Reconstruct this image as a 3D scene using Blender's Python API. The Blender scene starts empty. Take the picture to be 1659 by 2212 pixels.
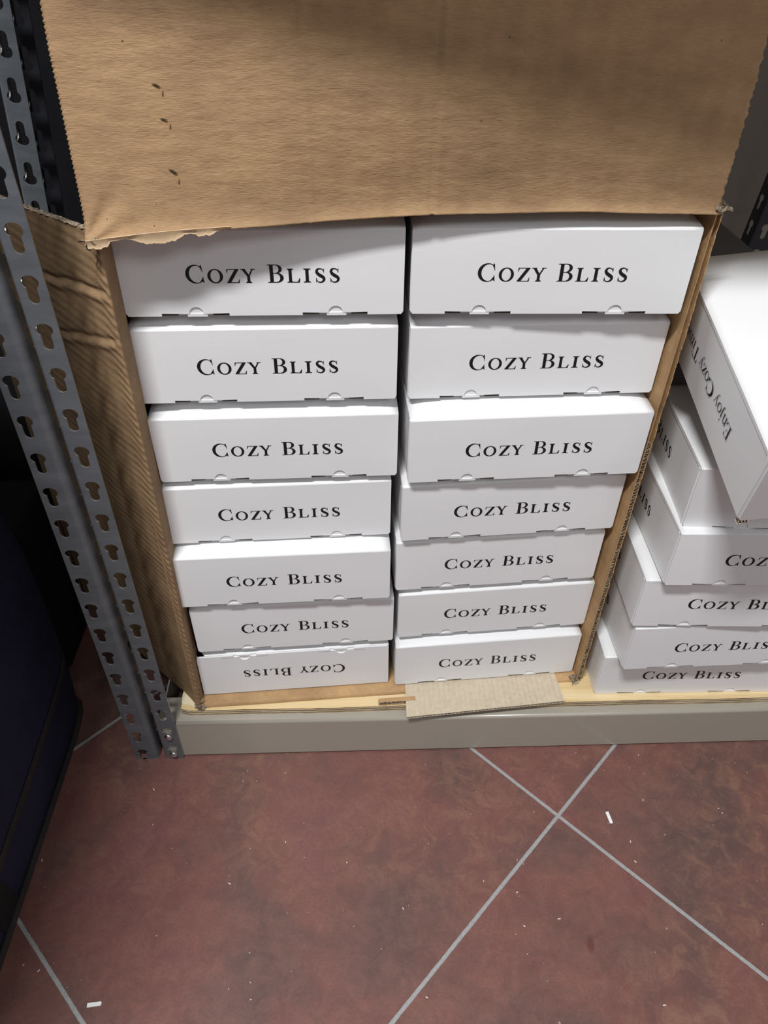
import bpy, bmesh, math, random
from mathutils import Vector, Matrix, Euler, noise
from mathutils.geometry import tessellate_polygon

# ---------------------------------------------------------------- camera, world, light, exposure
SC = bpy.context.scene
COL = SC.collection
cam_d = bpy.data.cameras.new('camera')
cam_d.sensor_fit = 'VERTICAL'; cam_d.sensor_height = 36.0; cam_d.lens = 1580.175 / 2212 * 36.0
cam_d.clip_start = 0.01
cam = bpy.data.objects.new('camera', cam_d); COL.objects.link(cam); SC.camera = cam
CAM = Vector((0.0, -0.60435, 0.95308)); YAW, PITCH, ROLL = 0.0435547, 0.6891222, 0.0134813
_f = Vector((math.sin(YAW) * math.cos(PITCH), math.cos(YAW) * math.cos(PITCH), -math.sin(PITCH)))
_r0 = Vector((math.cos(YAW), -math.sin(YAW), 0)); _u0 = _r0.cross(_f)
_r = math.cos(ROLL) * _r0 + math.sin(ROLL) * _u0; _u = -math.sin(ROLL) * _r0 + math.cos(ROLL) * _u0
cam.matrix_world = Matrix(((_r.x, _u.x, -_f.x, CAM.x), (_r.y, _u.y, -_f.y, CAM.y), (_r.z, _u.z, -_f.z, CAM.z), (0, 0, 0, 1)))

W = bpy.data.worlds.new('world'); SC.world = W; W.use_nodes = True
W.node_tree.nodes['Background'].inputs[0].default_value = (0.94, 0.98, 1.0, 1)
W.node_tree.nodes['Background'].inputs[1].default_value = 0.27

def area_lamp(name, loc, target, sx, sy, power, color=(1, 1, 1)):
    d = bpy.data.lights.new(name, 'AREA'); d.shape = 'RECTANGLE'; d.size = sx; d.size_y = sy
    d.energy = power; d.color = color
    o = bpy.data.objects.new(name, d); COL.objects.link(o); o.location = loc
    if target: o.rotation_euler = (Vector(target) - Vector(loc)).to_track_quat('-Z', 'Y').to_euler()
    return o
area_lamp('ceiling_or_fill_light', (-0.42, -0.92, 2.55), None, 0.55, 0.20, 62, (0.985, 0.995, 1.0))
area_lamp('ceiling_or_fill_light', (0.9, -2.2, 2.5), (0.2, 0, 0.3), 1.2, 0.6, 13, (0.985, 0.995, 1.0))  # added fill lamp that softens the shade; only the first is the ceiling light
SC.view_settings.view_transform = 'Standard'
SC.view_settings.look = 'None'
SC.view_settings.exposure = 0.0
SC.view_settings.gamma = 1.0
SC.view_settings.use_curve_mapping = False
random.seed(7)

# ---------------------------------------------------------------- materials
def new_mat(name, col, rough=0.6, metal=0.0, spec=0.5):
    m = bpy.data.materials.new(name); m.use_nodes = True
    b = m.node_tree.nodes['Principled BSDF']
    b.inputs['Base Color'].default_value = (*col, 1); b.inputs['Roughness'].default_value = rough
    b.inputs['Metallic'].default_value = metal; b.inputs['Specular IOR Level'].default_value = spec
    return m, m.node_tree, b
def N(nt, kind, **kw):
    n = nt.nodes.new(kind)
    for k, v in kw.items():
        if k in n.inputs: n.inputs[k].default_value = v
        else: setattr(n, k, v)
    return n
def coords(nt, scale=(1, 1, 1), rot=(0, 0, 0), loc=(0, 0, 0)):
    tc = N(nt, 'ShaderNodeTexCoord'); mp = N(nt, 'ShaderNodeMapping')
    mp.inputs['Scale'].default_value = scale; mp.inputs['Rotation'].default_value = rot; mp.inputs['Location'].default_value = loc
    nt.links.new(tc.outputs['Object'], mp.inputs['Vector']); return mp.outputs['Vector']
def noise_tex(nt, vec, scale, detail=4, rough=0.55, dist=0.0):
    n = N(nt, 'ShaderNodeTexNoise', Scale=scale, Detail=detail, Roughness=rough, Distortion=dist)
    nt.links.new(vec, n.inputs['Vector']); return n.outputs['Fac']
def ramp(nt, fac, stops):
    r = N(nt, 'ShaderNodeValToRGB'); cr = r.color_ramp
    while len(cr.elements) < len(stops): cr.elements.new(0.5)
    for e, (p, c) in zip(cr.elements, stops): e.position = p; e.color = (*c, 1) if len(c) == 3 else c
    nt.links.new(fac, r.inputs['Fac']); return r.outputs['Color']
def mixc(nt, fac, a, b, mode='MIX'):
    m = N(nt, 'ShaderNodeMix', data_type='RGBA', blend_type=mode)
    for s, v in ((0, fac), (6, a), (7, b)):
        if hasattr(v, 'default_value') or hasattr(v, 'is_output'): nt.links.new(v, m.inputs[s])
        elif isinstance(v, (int, float)): m.inputs[s].default_value = v
        else: m.inputs[s].default_value = (*v, 1)
    return m.outputs[2]
def math_n(nt, op, a, b=None, c=None):
    m = N(nt, 'ShaderNodeMath', operation=op)
    for i, v in enumerate((a, b, c)):
        if v is None: continue
        if hasattr(v, 'is_output'): nt.links.new(v, m.inputs[i])
        else: m.inputs[i].default_value = v
    return m.outputs[0]
def bump(nt, b, h, strength, dist=0.001):
    n = N(nt, 'ShaderNodeBump', Strength=strength, Distance=dist)
    nt.links.new(h, n.inputs['Height'])
    nt.links.new(n.outputs['Normal'], b.inputs['Normal'])

def kraft(name, base, flute_axis='x', flute=0.5, period=0.0085, bstr=0.35, blot=1.0):
    m, nt, b = new_mat(name, base, 0.75, 0, 0.3)
    v = coords(nt)
    dark = tuple(c * (1 - .2 * blot) for c in base); light = tuple(min(1, c * (1 + .12 * blot)) for c in base)
    n1 = noise_tex(nt, coords(nt, (6, 6, 6)), 1.0, 4, 0.6)
    c1 = ramp(nt, n1, [(0.3, dark), (0.5, base), (0.72, light)])
    pn = noise_tex(nt, coords(nt, (22, 22, 45)), 1.0, 3, 0.6)
    c1 = mixc(nt, 1.0, c1, ramp(nt, pn, [(0.35, (1 - .1 * blot, 1 - .13 * blot, 1 - .14 * blot)), (0.65, (1 + .08 * blot, 1 + .08 * blot, 1 + .05 * blot))]), 'MULTIPLY')
    st = (170, 170, 1000) if flute_axis != 'z' else (300, 300, 500)
    n2 = noise_tex(nt, coords(nt, st), 1.0, 3, 0.6)
    c2 = ramp(nt, n2, [(0.3, (0.90, 0.885, 0.86)), (0.7, (1.06, 1.06, 1.05))])
    c3 = mixc(nt, 1.0, c1, c2, 'MULTIPLY')
    sp = noise_tex(nt, coords(nt, (190, 190, 190)), 1.0, 1, 0.5)
    c4 = mixc(nt, ramp(nt, sp, [(0.185, (1, 1, 1)), (0.205, (0, 0, 0))]), c3, tuple(c * 0.35 for c in base))
    nt.links.new(c4, b.inputs['Base Color'])
    sep = N(nt, 'ShaderNodeSeparateXYZ'); nt.links.new(v, sep.inputs[0])
    if flute_axis == 'u':   # runs across a plane at 45 degrees: stripes stacked along z
        ax = sep.outputs['Z']
    else:
        ax = sep.outputs[{'x': 'X', 'y': 'Y', 'z': 'Z'}[flute_axis]]
    warp = math_n(nt, 'MULTIPLY', noise_tex(nt, coords(nt, (9, 9, 9)), 1.0, 2), 0.006)
    w = math_n(nt, 'SINE', math_n(nt, 'MULTIPLY', math_n(nt, 'ADD', ax, warp), 2 * math.pi / period))
    nn = noise_tex(nt, coords(nt, (30, 30, 90)), 1.0, 4)
    h = math_n(nt, 'ADD', math_n(nt, 'MULTIPLY', w, flute), math_n(nt, 'MULTIPLY', nn, 2.2))
    h = math_n(nt, 'ADD', h, math_n(nt, 'MULTIPLY', n2, 0.6))
    bump(nt, b, h, bstr, 0.0012)
    return m
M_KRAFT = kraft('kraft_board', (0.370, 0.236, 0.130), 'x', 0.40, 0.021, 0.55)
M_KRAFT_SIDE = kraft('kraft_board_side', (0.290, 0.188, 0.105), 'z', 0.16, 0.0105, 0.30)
M_KRAFT_PLAIN = kraft('kraft_board_plain', (0.45, 0.285, 0.145), 'x', 0.1, 0.02, 0.25)
M_PAD = kraft('greyish_board', (0.56, 0.475, 0.365), 'x', 1.1, 0.0072, 0.25, 0.2)
M_TORN, nt_, b_ = new_mat('torn_paper', (0.68, 0.50, 0.31), 0.85, 0, 0.1)
M_FIBRE, nt_, b_ = new_mat('crushed_fibre', (0.47, 0.38, 0.29), 0.8, 0, 0.2)
nt_.links.new(ramp(nt_, noise_tex(nt_, coords(nt_, (300, 300, 300)), 1, 3), [(0.35, (0.10, 0.07, 0.045)), (0.66, (0.42, 0.34, 0.25))]), b_.inputs['Base Color'])
M_FLUTE, nt_, b_ = new_mat('flute_medium', (0.20, 0.13, 0.075), 0.85, 0, 0.1)

M_WHITE, nt_, b_ = new_mat('white_coated_board', (0.80, 0.80, 0.81), 0.42, 0, 0.35)
n_ = noise_tex(nt_, coords(nt_, (40, 40, 420)), 1, 4)
n2_ = noise_tex(nt_, coords(nt_, (5, 5, 9)), 1, 2)
nt_.links.new(ramp(nt_, n2_, [(0.3, (0.775, 0.775, 0.785)), (0.7, (0.82, 0.82, 0.83))]), b_.inputs['Base Color'])
bump(nt_, b_, math_n(nt_, 'ADD', math_n(nt_, 'MULTIPLY', n_, 0.35), math_n(nt_, 'MULTIPLY', n2_, 3.0)), 0.14, 0.0012)
M_SLOT, _a, _b = new_mat('shaded_raw_edge', (0.06, 0.045, 0.03), 0.9, 0, 0.1)  # raw board colour, darkened to carry the shade inside slots and cuts
M_INK, _a, _b = new_mat('black_ink', (0.008, 0.008, 0.010), 0.38, 0, 0.4)

M_STEEL, nt_, b_ = new_mat('grey_steel', (0.20, 0.215, 0.235), 0.38, 0.35, 0.5)
n_ = noise_tex(nt_, coords(nt_, (14, 14, 60)), 1, 5, 0.65)
nt_.links.new(ramp(nt_, n_, [(0.3, (0.125, 0.136, 0.150)), (0.65, (0.168, 0.182, 0.200))]), b_.inputs['Base Color'])
nt_.links.new(ramp(nt_, n_, [(0.3, (0.34, 0.34, 0.34)), (0.7, (0.5, 0.5, 0.5))]), b_.inputs['Roughness'])
M_EDGE, _a, _b = new_mat('bare_steel_edge', (0.42, 0.43, 0.44), 0.3, 0.7, 0.5)
M_DARKSTEEL, _a, _b = new_mat('dark_steel', (0.045, 0.047, 0.058), 0.4, 0.3, 0.5)
M_CHROME, _a, _b = new_mat('zinc_rivet', (0.72, 0.72, 0.72), 0.22, 1.0, 0.5)
M_BEAM, nt_, b_ = new_mat('beige_enamel', (0.37, 0.338, 0.285), 0.30, 0.0, 0.55)
b_.inputs['Coat Weight'].default_value = 0.35; b_.inputs['Coat Roughness'].default_value = 0.12
n_ = noise_tex(nt_, coords(nt_, (3, 3, 3)), 1, 3)
bump(nt_, b_, n_, 0.05, 0.002)

def wood(name, edge=False):
    m, nt, b = new_mat(name, (0.7, 0.55, 0.33), 0.55, 0, 0.3)
    if not edge:
        g = noise_tex(nt, coords(nt, (2.2, 34, 30)), 1.0, 5, 0.6, 0.8)
        c = ramp(nt, g, [(0.25, (0.50, 0.34, 0.15)), (0.5, (0.72, 0.55, 0.30)), (0.75, (0.80, 0.67, 0.43))])
        vo = N(nt, 'ShaderNodeTexVoronoi', Scale=1.0); nt.links.new(coords(nt, (5.2, 11, 1), loc=(0.35, 0.3, 0)), vo.inputs['Vector'])
        c = mixc(nt, ramp(nt, vo.outputs['Distance'], [(0.035, (1, 1, 1)), (0.10, (0, 0, 0))]), c, (0.20, 0.10, 0.04))
        nt.links.new(c, b.inputs['Base Color'])
        bump(nt, b, g, 0.2, 0.001)
    else:
        sep = N(nt, 'ShaderNodeSeparateXYZ'); nt.links.new(coords(nt), sep.inputs[0])
        wv = math_n(nt, 'SINE', math_n(nt, 'MULTIPLY', math_n(nt, 'ADD', sep.outputs['Z'], math_n(nt, 'MULTIPLY', noise_tex(nt, coords(nt, (8, 8, 8)), 1, 3), 0.0025)), 2 * math.pi / 0.0042))
        g = noise_tex(nt, coords(nt, (40, 40, 300)), 1.0, 5, 0.7)
        h = math_n(nt, 'ADD', math_n(nt, 'MULTIPLY', wv, 0.25), g)
        nt.links.new(ramp(nt, h, [(0.2, (0.13, 0.085, 0.045)), (0.48, (0.46, 0.35, 0.22)), (0.8, (0.66, 0.55, 0.38))]), b.inputs['Base Color'])
        bump(nt, b, h, 0.6, 0.0015)
    return m
M_PLY = wood('pine_veneer'); M_PLYEDGE = wood('plywood_edge', True)
M_VENEER, _a, _b = new_mat('pale_veneer', (0.78, 0.68, 0.47), 0.6, 0, 0.3)

def fabric(name, base, seamy=1.0):
    m, nt, b = new_mat(name, base, 0.85, 0, 0.25)
    sep = N(nt, 'ShaderNodeSeparateXYZ'); nt.links.new(coords(nt), sep.inputs[0])
    d = math_n(nt, 'ADD', math_n(nt, 'MULTIPLY', sep.outputs['Y'], 0.5), sep.outputs['Z'])
    w = math_n(nt, 'SINE', math_n(nt, 'MULTIPLY', d, 2 * math.pi / 0.0016))
    n1 = noise_tex(nt, coords(nt, (9, 9, 9)), 1, 3)
    c = ramp(nt, n1, [(0.3, base), (0.7, tuple(x * 1.5 + 0.002 for x in base))])
    nt.links.new(c, b.inputs['Base Color'])
    bump(nt, b, math_n(nt, 'ADD', math_n(nt, 'MULTIPLY', w, 0.3), math_n(nt, 'MULTIPLY', n1, 3)), 0.4, 0.001)
    return m
M_NAVY = fabric('navy_twill', (0.013, 0.013, 0.036))
M_BLACK = fabric('black_cloth', (0.0035, 0.0035, 0.005))
M_WEB = fabric('black_webbing', (0.009, 0.009, 0.009))
M_PIPE = fabric('faded_piping', (0.022, 0.020, 0.019))
M_CASE, _a, _b = new_mat('dark_grey_case', (0.085, 0.080, 0.074), 0.6, 0, 0.3)
M_CHIP, _a, _b = new_mat('white_plastic', (0.85, 0.85, 0.83), 0.5, 0, 0.4)
M_CRUMB, _a, _b = new_mat('pale_crumb', (0.66, 0.60, 0.50), 0.8, 0, 0.2)
M_WALL, nt_, b_ = new_mat('beige_wall_paint', (0.40, 0.36, 0.31), 0.8, 0, 0.25)
bump(nt_, b_, noise_tex(nt_, coords(nt_, (90, 90, 90)), 1, 3), 0.15, 0.002)

# floor tiles: 0.5686 m squares turned 0.79368 rad, one corner at (0.26521,-0.10613)
ANG, TS, TX, TY = 0.79368, 0.56856, 0.26521, -0.10613
M_FLOOR, nt, b = new_mat('red_stone_tile', (0.2, 0.08, 0.08), 0.42, 0, 0.4)
sep = N(nt, 'ShaderNodeSeparateXYZ'); nt.links.new(coords(nt), sep.inputs[0])
X = math_n(nt, 'SUBTRACT', sep.outputs['X'], TX); Y = math_n(nt, 'SUBTRACT', sep.outputs['Y'], TY)
ca, sa = math.cos(ANG), math.sin(ANG)
U = math_n(nt, 'DIVIDE', math_n(nt, 'ADD', math_n(nt, 'MULTIPLY', X, ca), math_n(nt, 'MULTIPLY', Y, -sa)), TS)
V = math_n(nt, 'DIVIDE', math_n(nt, 'ADD', math_n(nt, 'MULTIPLY', X, sa), math_n(nt, 'MULTIPLY', Y, ca)), TS)
def edge_d(t):   # distance to the nearest joint, in tile units
    f = math_n(nt, 'FRACT', math_n(nt, 'ADD', t, 100.0))
    return math_n(nt, 'MINIMUM', f, math_n(nt, 'SUBTRACT', 1.0, f))
D = math_n(nt, 'MINIMUM', edge_d(U), edge_d(V))
D = math_n(nt, 'ADD', D, math_n(nt, 'MULTIPLY', math_n(nt, 'SUBTRACT', noise_tex(nt, coords(nt, (120, 120, 120)), 1, 2), 0.5), 0.0016))
G = N(nt, 'ShaderNodeMapRange'); nt.links.new(D, G.inputs[0])
G.inputs[1].default_value = 0.0032; G.inputs[2].default_value = 0.0048; G.inputs[3].default_value = 1; G.inputs[4].default_value = 0
cmb = N(nt, 'ShaderNodeCombineXYZ')
nt.links.new(math_n(nt, 'FLOOR', U), cmb.inputs[0]); nt.links.new(math_n(nt, 'FLOOR', V), cmb.inputs[1])
wn = N(nt, 'ShaderNodeTexWhiteNoise', noise_dimensions='3D'); nt.links.new(cmb.outputs[0], wn.inputs['Vector'])
off = N(nt, 'ShaderNodeVectorMath', operation='MULTIPLY_ADD')
nt.links.new(wn.outputs['Color'], off.inputs[0]); off.inputs[1].default_value = (7, 7, 7); nt.links.new(coords(nt), off.inputs[2])
pv = off.outputs[0]
big = noise_tex(nt, pv, 5.5, 5, 0.62, 0.3)
mid = noise_tex(nt, pv, 34.0, 8, 0.74, 0.7)
fin = noise_tex(nt, pv, 330.0, 4, 0.75)
c = ramp(nt, big, [(0.30, (0.085, 0.062, 0.058)), (0.42, (0.150, 0.078, 0.068)), (0.54, (0.215, 0.086, 0.074)), (0.70, (0.210, 0.086, 0.090))])
och = ramp(nt, mid, [(0.47, (0, 0, 0)), (0.63, (0.75, 0.75, 0.75))])
msk = ramp(nt, noise_tex(nt, pv, 3.1, 2), [(0.46, (0, 0, 0)), (0.62, (1, 1, 1))])
c = mixc(nt, math_n(nt, 'MULTIPLY', och, math_n(nt, 'ADD', math_n(nt, 'MULTIPLY', msk, 0.55), 0.06)), c, (0.27, 0.165, 0.095))
c = mixc(nt, 0.30, c, ramp(nt, mid, [(0.3, (0.085, 0.052, 0.060)), (0.7, (0.34, 0.150, 0.130))]))
c = mixc(nt, ramp(nt, fin, [(0.3, (0.40, 0.40, 0.40)), (0.62, (0, 0, 0))]), c, (0.075, 0.055, 0.055))
vd = N(nt, 'ShaderNodeVectorMath', operation='DISTANCE'); nt.links.new(coords(nt, (1, .6, 1)), vd.inputs[0]); vd.inputs[1].default_value = (0.268, -0.160, 0)
c = mixc(nt, ramp(nt, math_n(nt, 'ADD', vd.outputs['Value'], math_n(nt, 'MULTIPLY', noise_tex(nt, coords(nt, (70, 70, 70)), 1, 2), .016)), [(0.0125, (.6, .6, .6)), (0.0150, (0, 0, 0))]), c, (0.10, 0.022, 0.018))
c = mixc(nt, 1.0, c, (0.97, 0.93, 0.88), 'MULTIPLY')
c = mixc(nt, G.outputs[0], c, mixc(nt, noise_tex(nt, coords(nt, (300, 300, 300)), 1, 2), (0.24, 0.24, 0.245), (0.42, 0.42, 0.42)))
nt.links.new(c, b.inputs['Base Color'])
nt.links.new(ramp(nt, mid, [(0.3, (0.36, 0.36, 0.36)), (0.7, (0.52, 0.52, 0.52))]), b.inputs['Roughness'])
hh = math_n(nt, 'SUBTRACT', math_n(nt, 'ADD', math_n(nt, 'MULTIPLY', mid, 0.5), math_n(nt, 'MULTIPLY', fin, 0.15)), math_n(nt, 'MULTIPLY', G.outputs[0], 0.8))
bump(nt, b, hh, 0.30, 0.0015)

# ---------------------------------------------------------------- mesh helpers
def tag(o, label=None, cat=None, group=None, kind=None):
    if label: o['label'] = label
    if cat: o['category'] = cat
    if group: o['group'] = group
    if kind: o['kind'] = kind
    return o
def obj(name, bm, mats, parent=None, smooth=False, bevel=0.0):
    me = bpy.data.meshes.new(name); bm.normal_update(); bm.to_mesh(me); bm.free()
    for m in (mats if isinstance(mats, (list, tuple)) else [mats]): me.materials.append(m)
    o = bpy.data.objects.new(name, me); COL.objects.link(o)
    if smooth:
        for p in me.polygons: p.use_smooth = True
    if bevel:
        md = o.modifiers.new('bevel', 'BEVEL'); md.width = bevel; md.segments = 2; md.limit_method = 'ANGLE'; md.angle_limit = 0.7
    if parent: o.parent = parent
    return o
def empty(name, loc=(0, 0, 0), rz=0.0):
    o = bpy.data.objects.new(name, None); COL.objects.link(o); o.location = loc; o.rotation_euler = (0, 0, rz)
    o.empty_display_size = 0.05
    return o
def add_box(bm, x0, x1, y0, y1, z0, z1, mi=0, T=None):
    vs = [bm.verts.new(Vector((x, y, z)) if T is None else T @ Vector((x, y, z))) for x in (x0, x1) for y in (y0, y1) for z in (z0, z1)]
    for q in ((0, 1, 3, 2), (4, 6, 7, 5), (0, 4, 5, 1), (2, 3, 7, 6), (0, 2, 6, 4), (1, 5, 7, 3)):
        f = bm.faces.new([vs[i] for i in q]); f.material_index = mi
    return vs
def add_plate(bm, outer, holes, to3, t, mi=0, mi_edge=None, back=True):
    """flat plate of thickness t cut with holes; to3(u,v,w) gives the 3-D point"""
    mi_edge = mi if mi_edge is None else mi_edge
    loops = [outer] + list(holes)
    flat = [p for l in loops for p in l]
    tris = tessellate_polygon([[Vector((p[0], p[1], 0)) for p in l] for l in loops])
    fr = [bm.verts.new(to3(p[0], p[1], 0)) for p in flat]
    bk = [bm.verts.new(to3(p[0], p[1], t)) for p in flat] if back else None
    for tr in tris:
        try:
            f = bm.faces.new([fr[i] for i in tr]); f.material_index = mi
            if back:
                f = bm.faces.new([bk[i] for i in reversed(tr)]); f.material_index = mi
        except ValueError: pass
    if back:
        s = 0
        for l in loops:
            n = len(l)
            for i in range(n):
                a, c2 = s + i, s + (i + 1) % n
                try:
                    f = bm.faces.new([fr[a], fr[c2], bk[c2], bk[a]]); f.material_index = mi_edge
                except ValueError: pass
            s += n
def grid(bm, nu, nv, fn, mi=0):
    vs = [[bm.verts.new(fn(i / nu, j / nv)) for j in range(nv + 1)] for i in range(nu + 1)]
    for i in range(nu):
        for j in range(nv):
            f = bm.faces.new((vs[i][j], vs[i + 1][j], vs[i + 1][j + 1], vs[i][j + 1])); f.material_index = mi
    return vs
def slab_grid(bm, nu, nv, fn, nrm, t, mi=0, mi_edge=None):
    """curved sheet with real thickness: fn(u,v) front point, pushed by nrm*t for the back"""
    mi_edge = mi if mi_edge is None else mi_edge
    A = grid(bm, nu, nv, fn, mi); off = nrm if callable(nrm) else (lambda u, v: Vector(nrm))
    B = grid(bm, nu, nv, lambda u, v: Vector(fn(u, v)) + off(u, v) * t, mi)
    rim = [(A[i][0], A[i + 1][0], B[i + 1][0], B[i][0]) for i in range(nu)] + [(A[i][nv], A[i + 1][nv], B[i + 1][nv], B[i][nv]) for i in range(nu)]
    rim += [(A[0][j], A[0][j + 1], B[0][j + 1], B[0][j]) for j in range(nv)] + [(A[nu][j], A[nu][j + 1], B[nu][j + 1], B[nu][j]) for j in range(nv)]
    for q in rim:
        f = bm.faces.new(q); f.material_index = mi_edge
    bmesh.ops.recalc_face_normals(bm, faces=bm.faces)
def nz(p, s=1.0, seed=0.0):
    return noise.noise(Vector((p[0] * s + seed, p[1] * s - seed, (p[2] if len(p) > 2 else 0) * s + 2 * seed)))

# ---------------------------------------------------------------- lettering (own serif outlines, cap height 1)
def arc(cx, cy, rx, ry, a0, a1, n=20):
    return [(cx + rx * math.cos(math.radians(a0 + (a1 - a0) * i / n)), cy + ry * math.sin(math.radians(a0 + (a1 - a0) * i / n))) for i in range(n + 1)]
def stroke(pts, ws, n=7):
    P = [Vector(p) for p in pts]; P = [2 * P[0] - P[1]] + P + [2 * P[-1] - P[-2]]; Wd = [ws[0]] + list(ws) + [ws[-1]]
    L = []
    for k in range(1, len(P) - 2):
        for i in range(n + (k == len(P) - 3)):
            t = i / n; a, b_, c_, d_ = P[k - 1:k + 3]
            q = 0.5 * ((2 * b_) + (-a + c_) * t + (2 * a - 5 * b_ + 4 * c_ - d_) * t * t + (-a + 3 * b_ - 3 * c_ + d_) * t ** 3)
            L.append((q, Wd[k] + (Wd[k + 1] - Wd[k]) * t))
    l, r = [], []
    for i, (q, w) in enumerate(L):
        t = (L[min(i + 1, len(L) - 1)][0] - L[max(i - 1, 0)][0]).normalized(); nn = Vector((-t.y, t.x)) * w / 2
        l.append(tuple(q + nn)); r.append(tuple(q - nn))
    return (l + r[::-1], [])
def quad(a, b_, c_, d_): return ([a, b_, c_, d_], [])
def rect(x0, y0, x1, y1): return ([(x0, y0), (x1, y0), (x1, y1), (x0, y1)], [])
TH = 0.042
def stem(x0, x1, h, k=1.0, top=True, bot=True, sl=0.085, sr=0.085, y0=0.0):
    out = [rect(x0, y0, x1, h)]
    if bot: out.append(([(x0 - sl, y0), (x1 + sr, y0), (x1 + sr, y0 + TH * .8), (x1 + .015, y0 + TH * 1.5), (x1, y0 + TH * 3), (x0, y0 + TH * 3), (x0 - .015, y0 + TH * 1.5), (x0 - sl, y0 + TH * .8)], []))
    if top: out.append(([(x0 - sl, h), (x0 - sl, h - TH * .8), (x0 - .015, h - TH * 1.5), (x0, h - TH * 3), (x1, h - TH * 3), (x1 + .015, h - TH * 1.5), (x1 + sr, h - TH * .8), (x1 + sr, h)], []))
    return out
def g_C(h=1.0):
    o = arc(.53 * h, .5 * h, .53 * h, .52 * h, 42, 322, 36); i = arc(.60 * h, .5 * h, .40 * h, .468 * h, 316, 50, 36)
    return [(o + i, []), quad((.83 * h, 1.0 * h), (.895 * h, 1.0 * h), (.94 * h, .62 * h), (.905 * h, .62 * h)),
            quad((.89 * h, .36 * h), (.925 * h, .36 * h), (.965 * h, .03 * h), (.90 * h, .03 * h)),
            quad((.72 * h, .955 * h), (.80 * h, .88 * h), (.925 * h, .66 * h), (.86 * h, .93 * h)),
            quad((.72 * h, .05 * h), (.90 * h, .30 * h), (.93 * h, .25 * h), (.93 * h, .10 * h))], .97 * h
def g_O(h=.77, w=.835, k=.165):
    return [(arc(w / 2, h / 2, w / 2, h / 2 + .012, 0, 360, 40)[:-1], [arc(w / 2, h / 2, w / 2 - k, h / 2 - TH, 0, 360, 40)[:-1]])], w
def g_Z(h=.77, w=.69):
    return [rect(.03, h - .04, w - .01, h), rect(0, 0, w - .02, .04), quad((.005, .03), (.21, .03), (w - .01, h - .03), (w - .22, h - .03)),
            quad((.03, h), (.015, h - .21), (.045, h - .21), (.10, h - .035)), quad((w - .02, 0), (w + .0, .22), (w - .03, .22), (w - .10, .035))], w
def g_Y(h=.77, w=.79):
    m = w * .52; return [quad((.05, h), (.235, h), (m + .09, .34), (m - .07, .36)), quad((w - .18, h), (w - .10, h), (m + .05, .34), (m - .01, .40)),
        rect(-.0, h - TH, .27, h), rect(w - .25, h - TH, w, h)] + stem(m - .08, m + .08, .40, top=False), w
def g_B(h=1.0):
    s = stem(.12, .315, h, top=False, bot=False)
    s += [rect(.0, 0, .5, .04), rect(.0, h - .04, .48, h), ([(.1, .04), (.13, .1), (.13, .04)], []), ([(.1, h - .04), (.13, h - .1), (.13, h - .04)], [])]
    o = arc(.46, .755, .33, .245, -90, 90, 20); i = arc(.46, .755, .155, .20, 90, -90, 20); s.append((o + i, []))
    o = arc(.49, .27, .37, .27, -90, 90, 20); i = arc(.48, .27, .190, .225, 90, -90, 20); s.append((o + i, []))
    s += [rect(.25, .505, .50, .54), rect(.25, 0, .5, .038)]
    return s, .86
def g_L(h=.77): return stem(.10, .27, h, bot=False) + [rect(0.01, 0, .68, .04), quad((.68, 0), (.71, .24), (.68, .24), (.56, .035)), ([(.08, .04), (.10, .1), (.27, .1), (.31, .04)], [])], .71
def g_I(h=.77, w=.41): return stem(w / 2 - .088, w / 2 + .088, h, sl=.11, sr=.11), w
def g_S(h=.77, w=.53):
    p = [(.84, .80), (.70, .93), (.46, .985), (.22, .93), (.13, .77), (.28, .60), (.55, .47), (.80, .35), (.86, .20), (.72, .06), (.46, .005), (.22, .06), (.09, .22)]
    ww = [.04, .05, .06, .11, .155, .175, .185, .17, .14, .10, .06, .05, .04]
    return [stroke([(x * w, y * h) for x, y in p], ww, 5), quad((.80 * w, .70 * h), (.87 * w, .70 * h), (.90 * w, 1.0 * h), (.84 * w, 1.0 * h)),
            quad((.04 * w, 0), (.10 * w, 0), (.12 * w, .32 * h), (.05 * w, .32 * h))], w
def g_E(h=1.0): return stem(.12, .245, h, top=False, bot=False) + [rect(0, 0, .66, .035), rect(0, h - .035, .64, h), rect(.2, .50, .48, .535), quad((.66, 0), (.71, .27), (.68, .27), (.56, .03)),
        quad((.64, h), (.665, h - .24), (.635, h - .24), (.54, h - .03)), quad((.47, .42), (.495, .42), (.495, .62), (.47, .62))], .71
def g_T(h=1.0): return stem(.30, .42, h, top=False) + [rect(.03, h - .035, .70, h), quad((.03, h), (.0, h - .25), (.03, h - .25), (.13, h - .03)), quad((.70, h), (.73, h - .25), (.70, h - .25), (.60, h - .03))], .73
XH = .60
def _hump(x0, x1, k=.085): return [stroke([(x0, XH * .70), (x0 + (x1 - x0) * .35, XH * .96), (x0 + (x1 - x0) * .72, XH * .93), (x1, XH * .62)], [.03, .045, .075, k])]
def g_n(): return stem(.09, .175, XH, top=False) + [quad((.0, XH - .05), (.175, XH + .02), (.175, XH - .06), (.0, XH - .075))] + _hump(.17, .46) + stem(.42, .505, XH * .68, top=False), .60
def g_m(): return stem(.09, .175, XH, top=False) + [quad((.0, XH - .05), (.175, XH + .02), (.175, XH - .06), (.0, XH - .075))] + _hump(.17, .44) + stem(.40, .485, XH * .68, top=False) + _hump(.48, .76) + stem(.72, .805, XH * .68, top=False), .90
def g_i(): return stem(.09, .175, XH, top=False) + [quad((.0, XH - .05), (.175, XH + .02), (.175, XH - .06), (.0, XH - .075)), (arc(.13, .86, .055, .055, 0, 360, 12)[:-1], [])], .27
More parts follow.
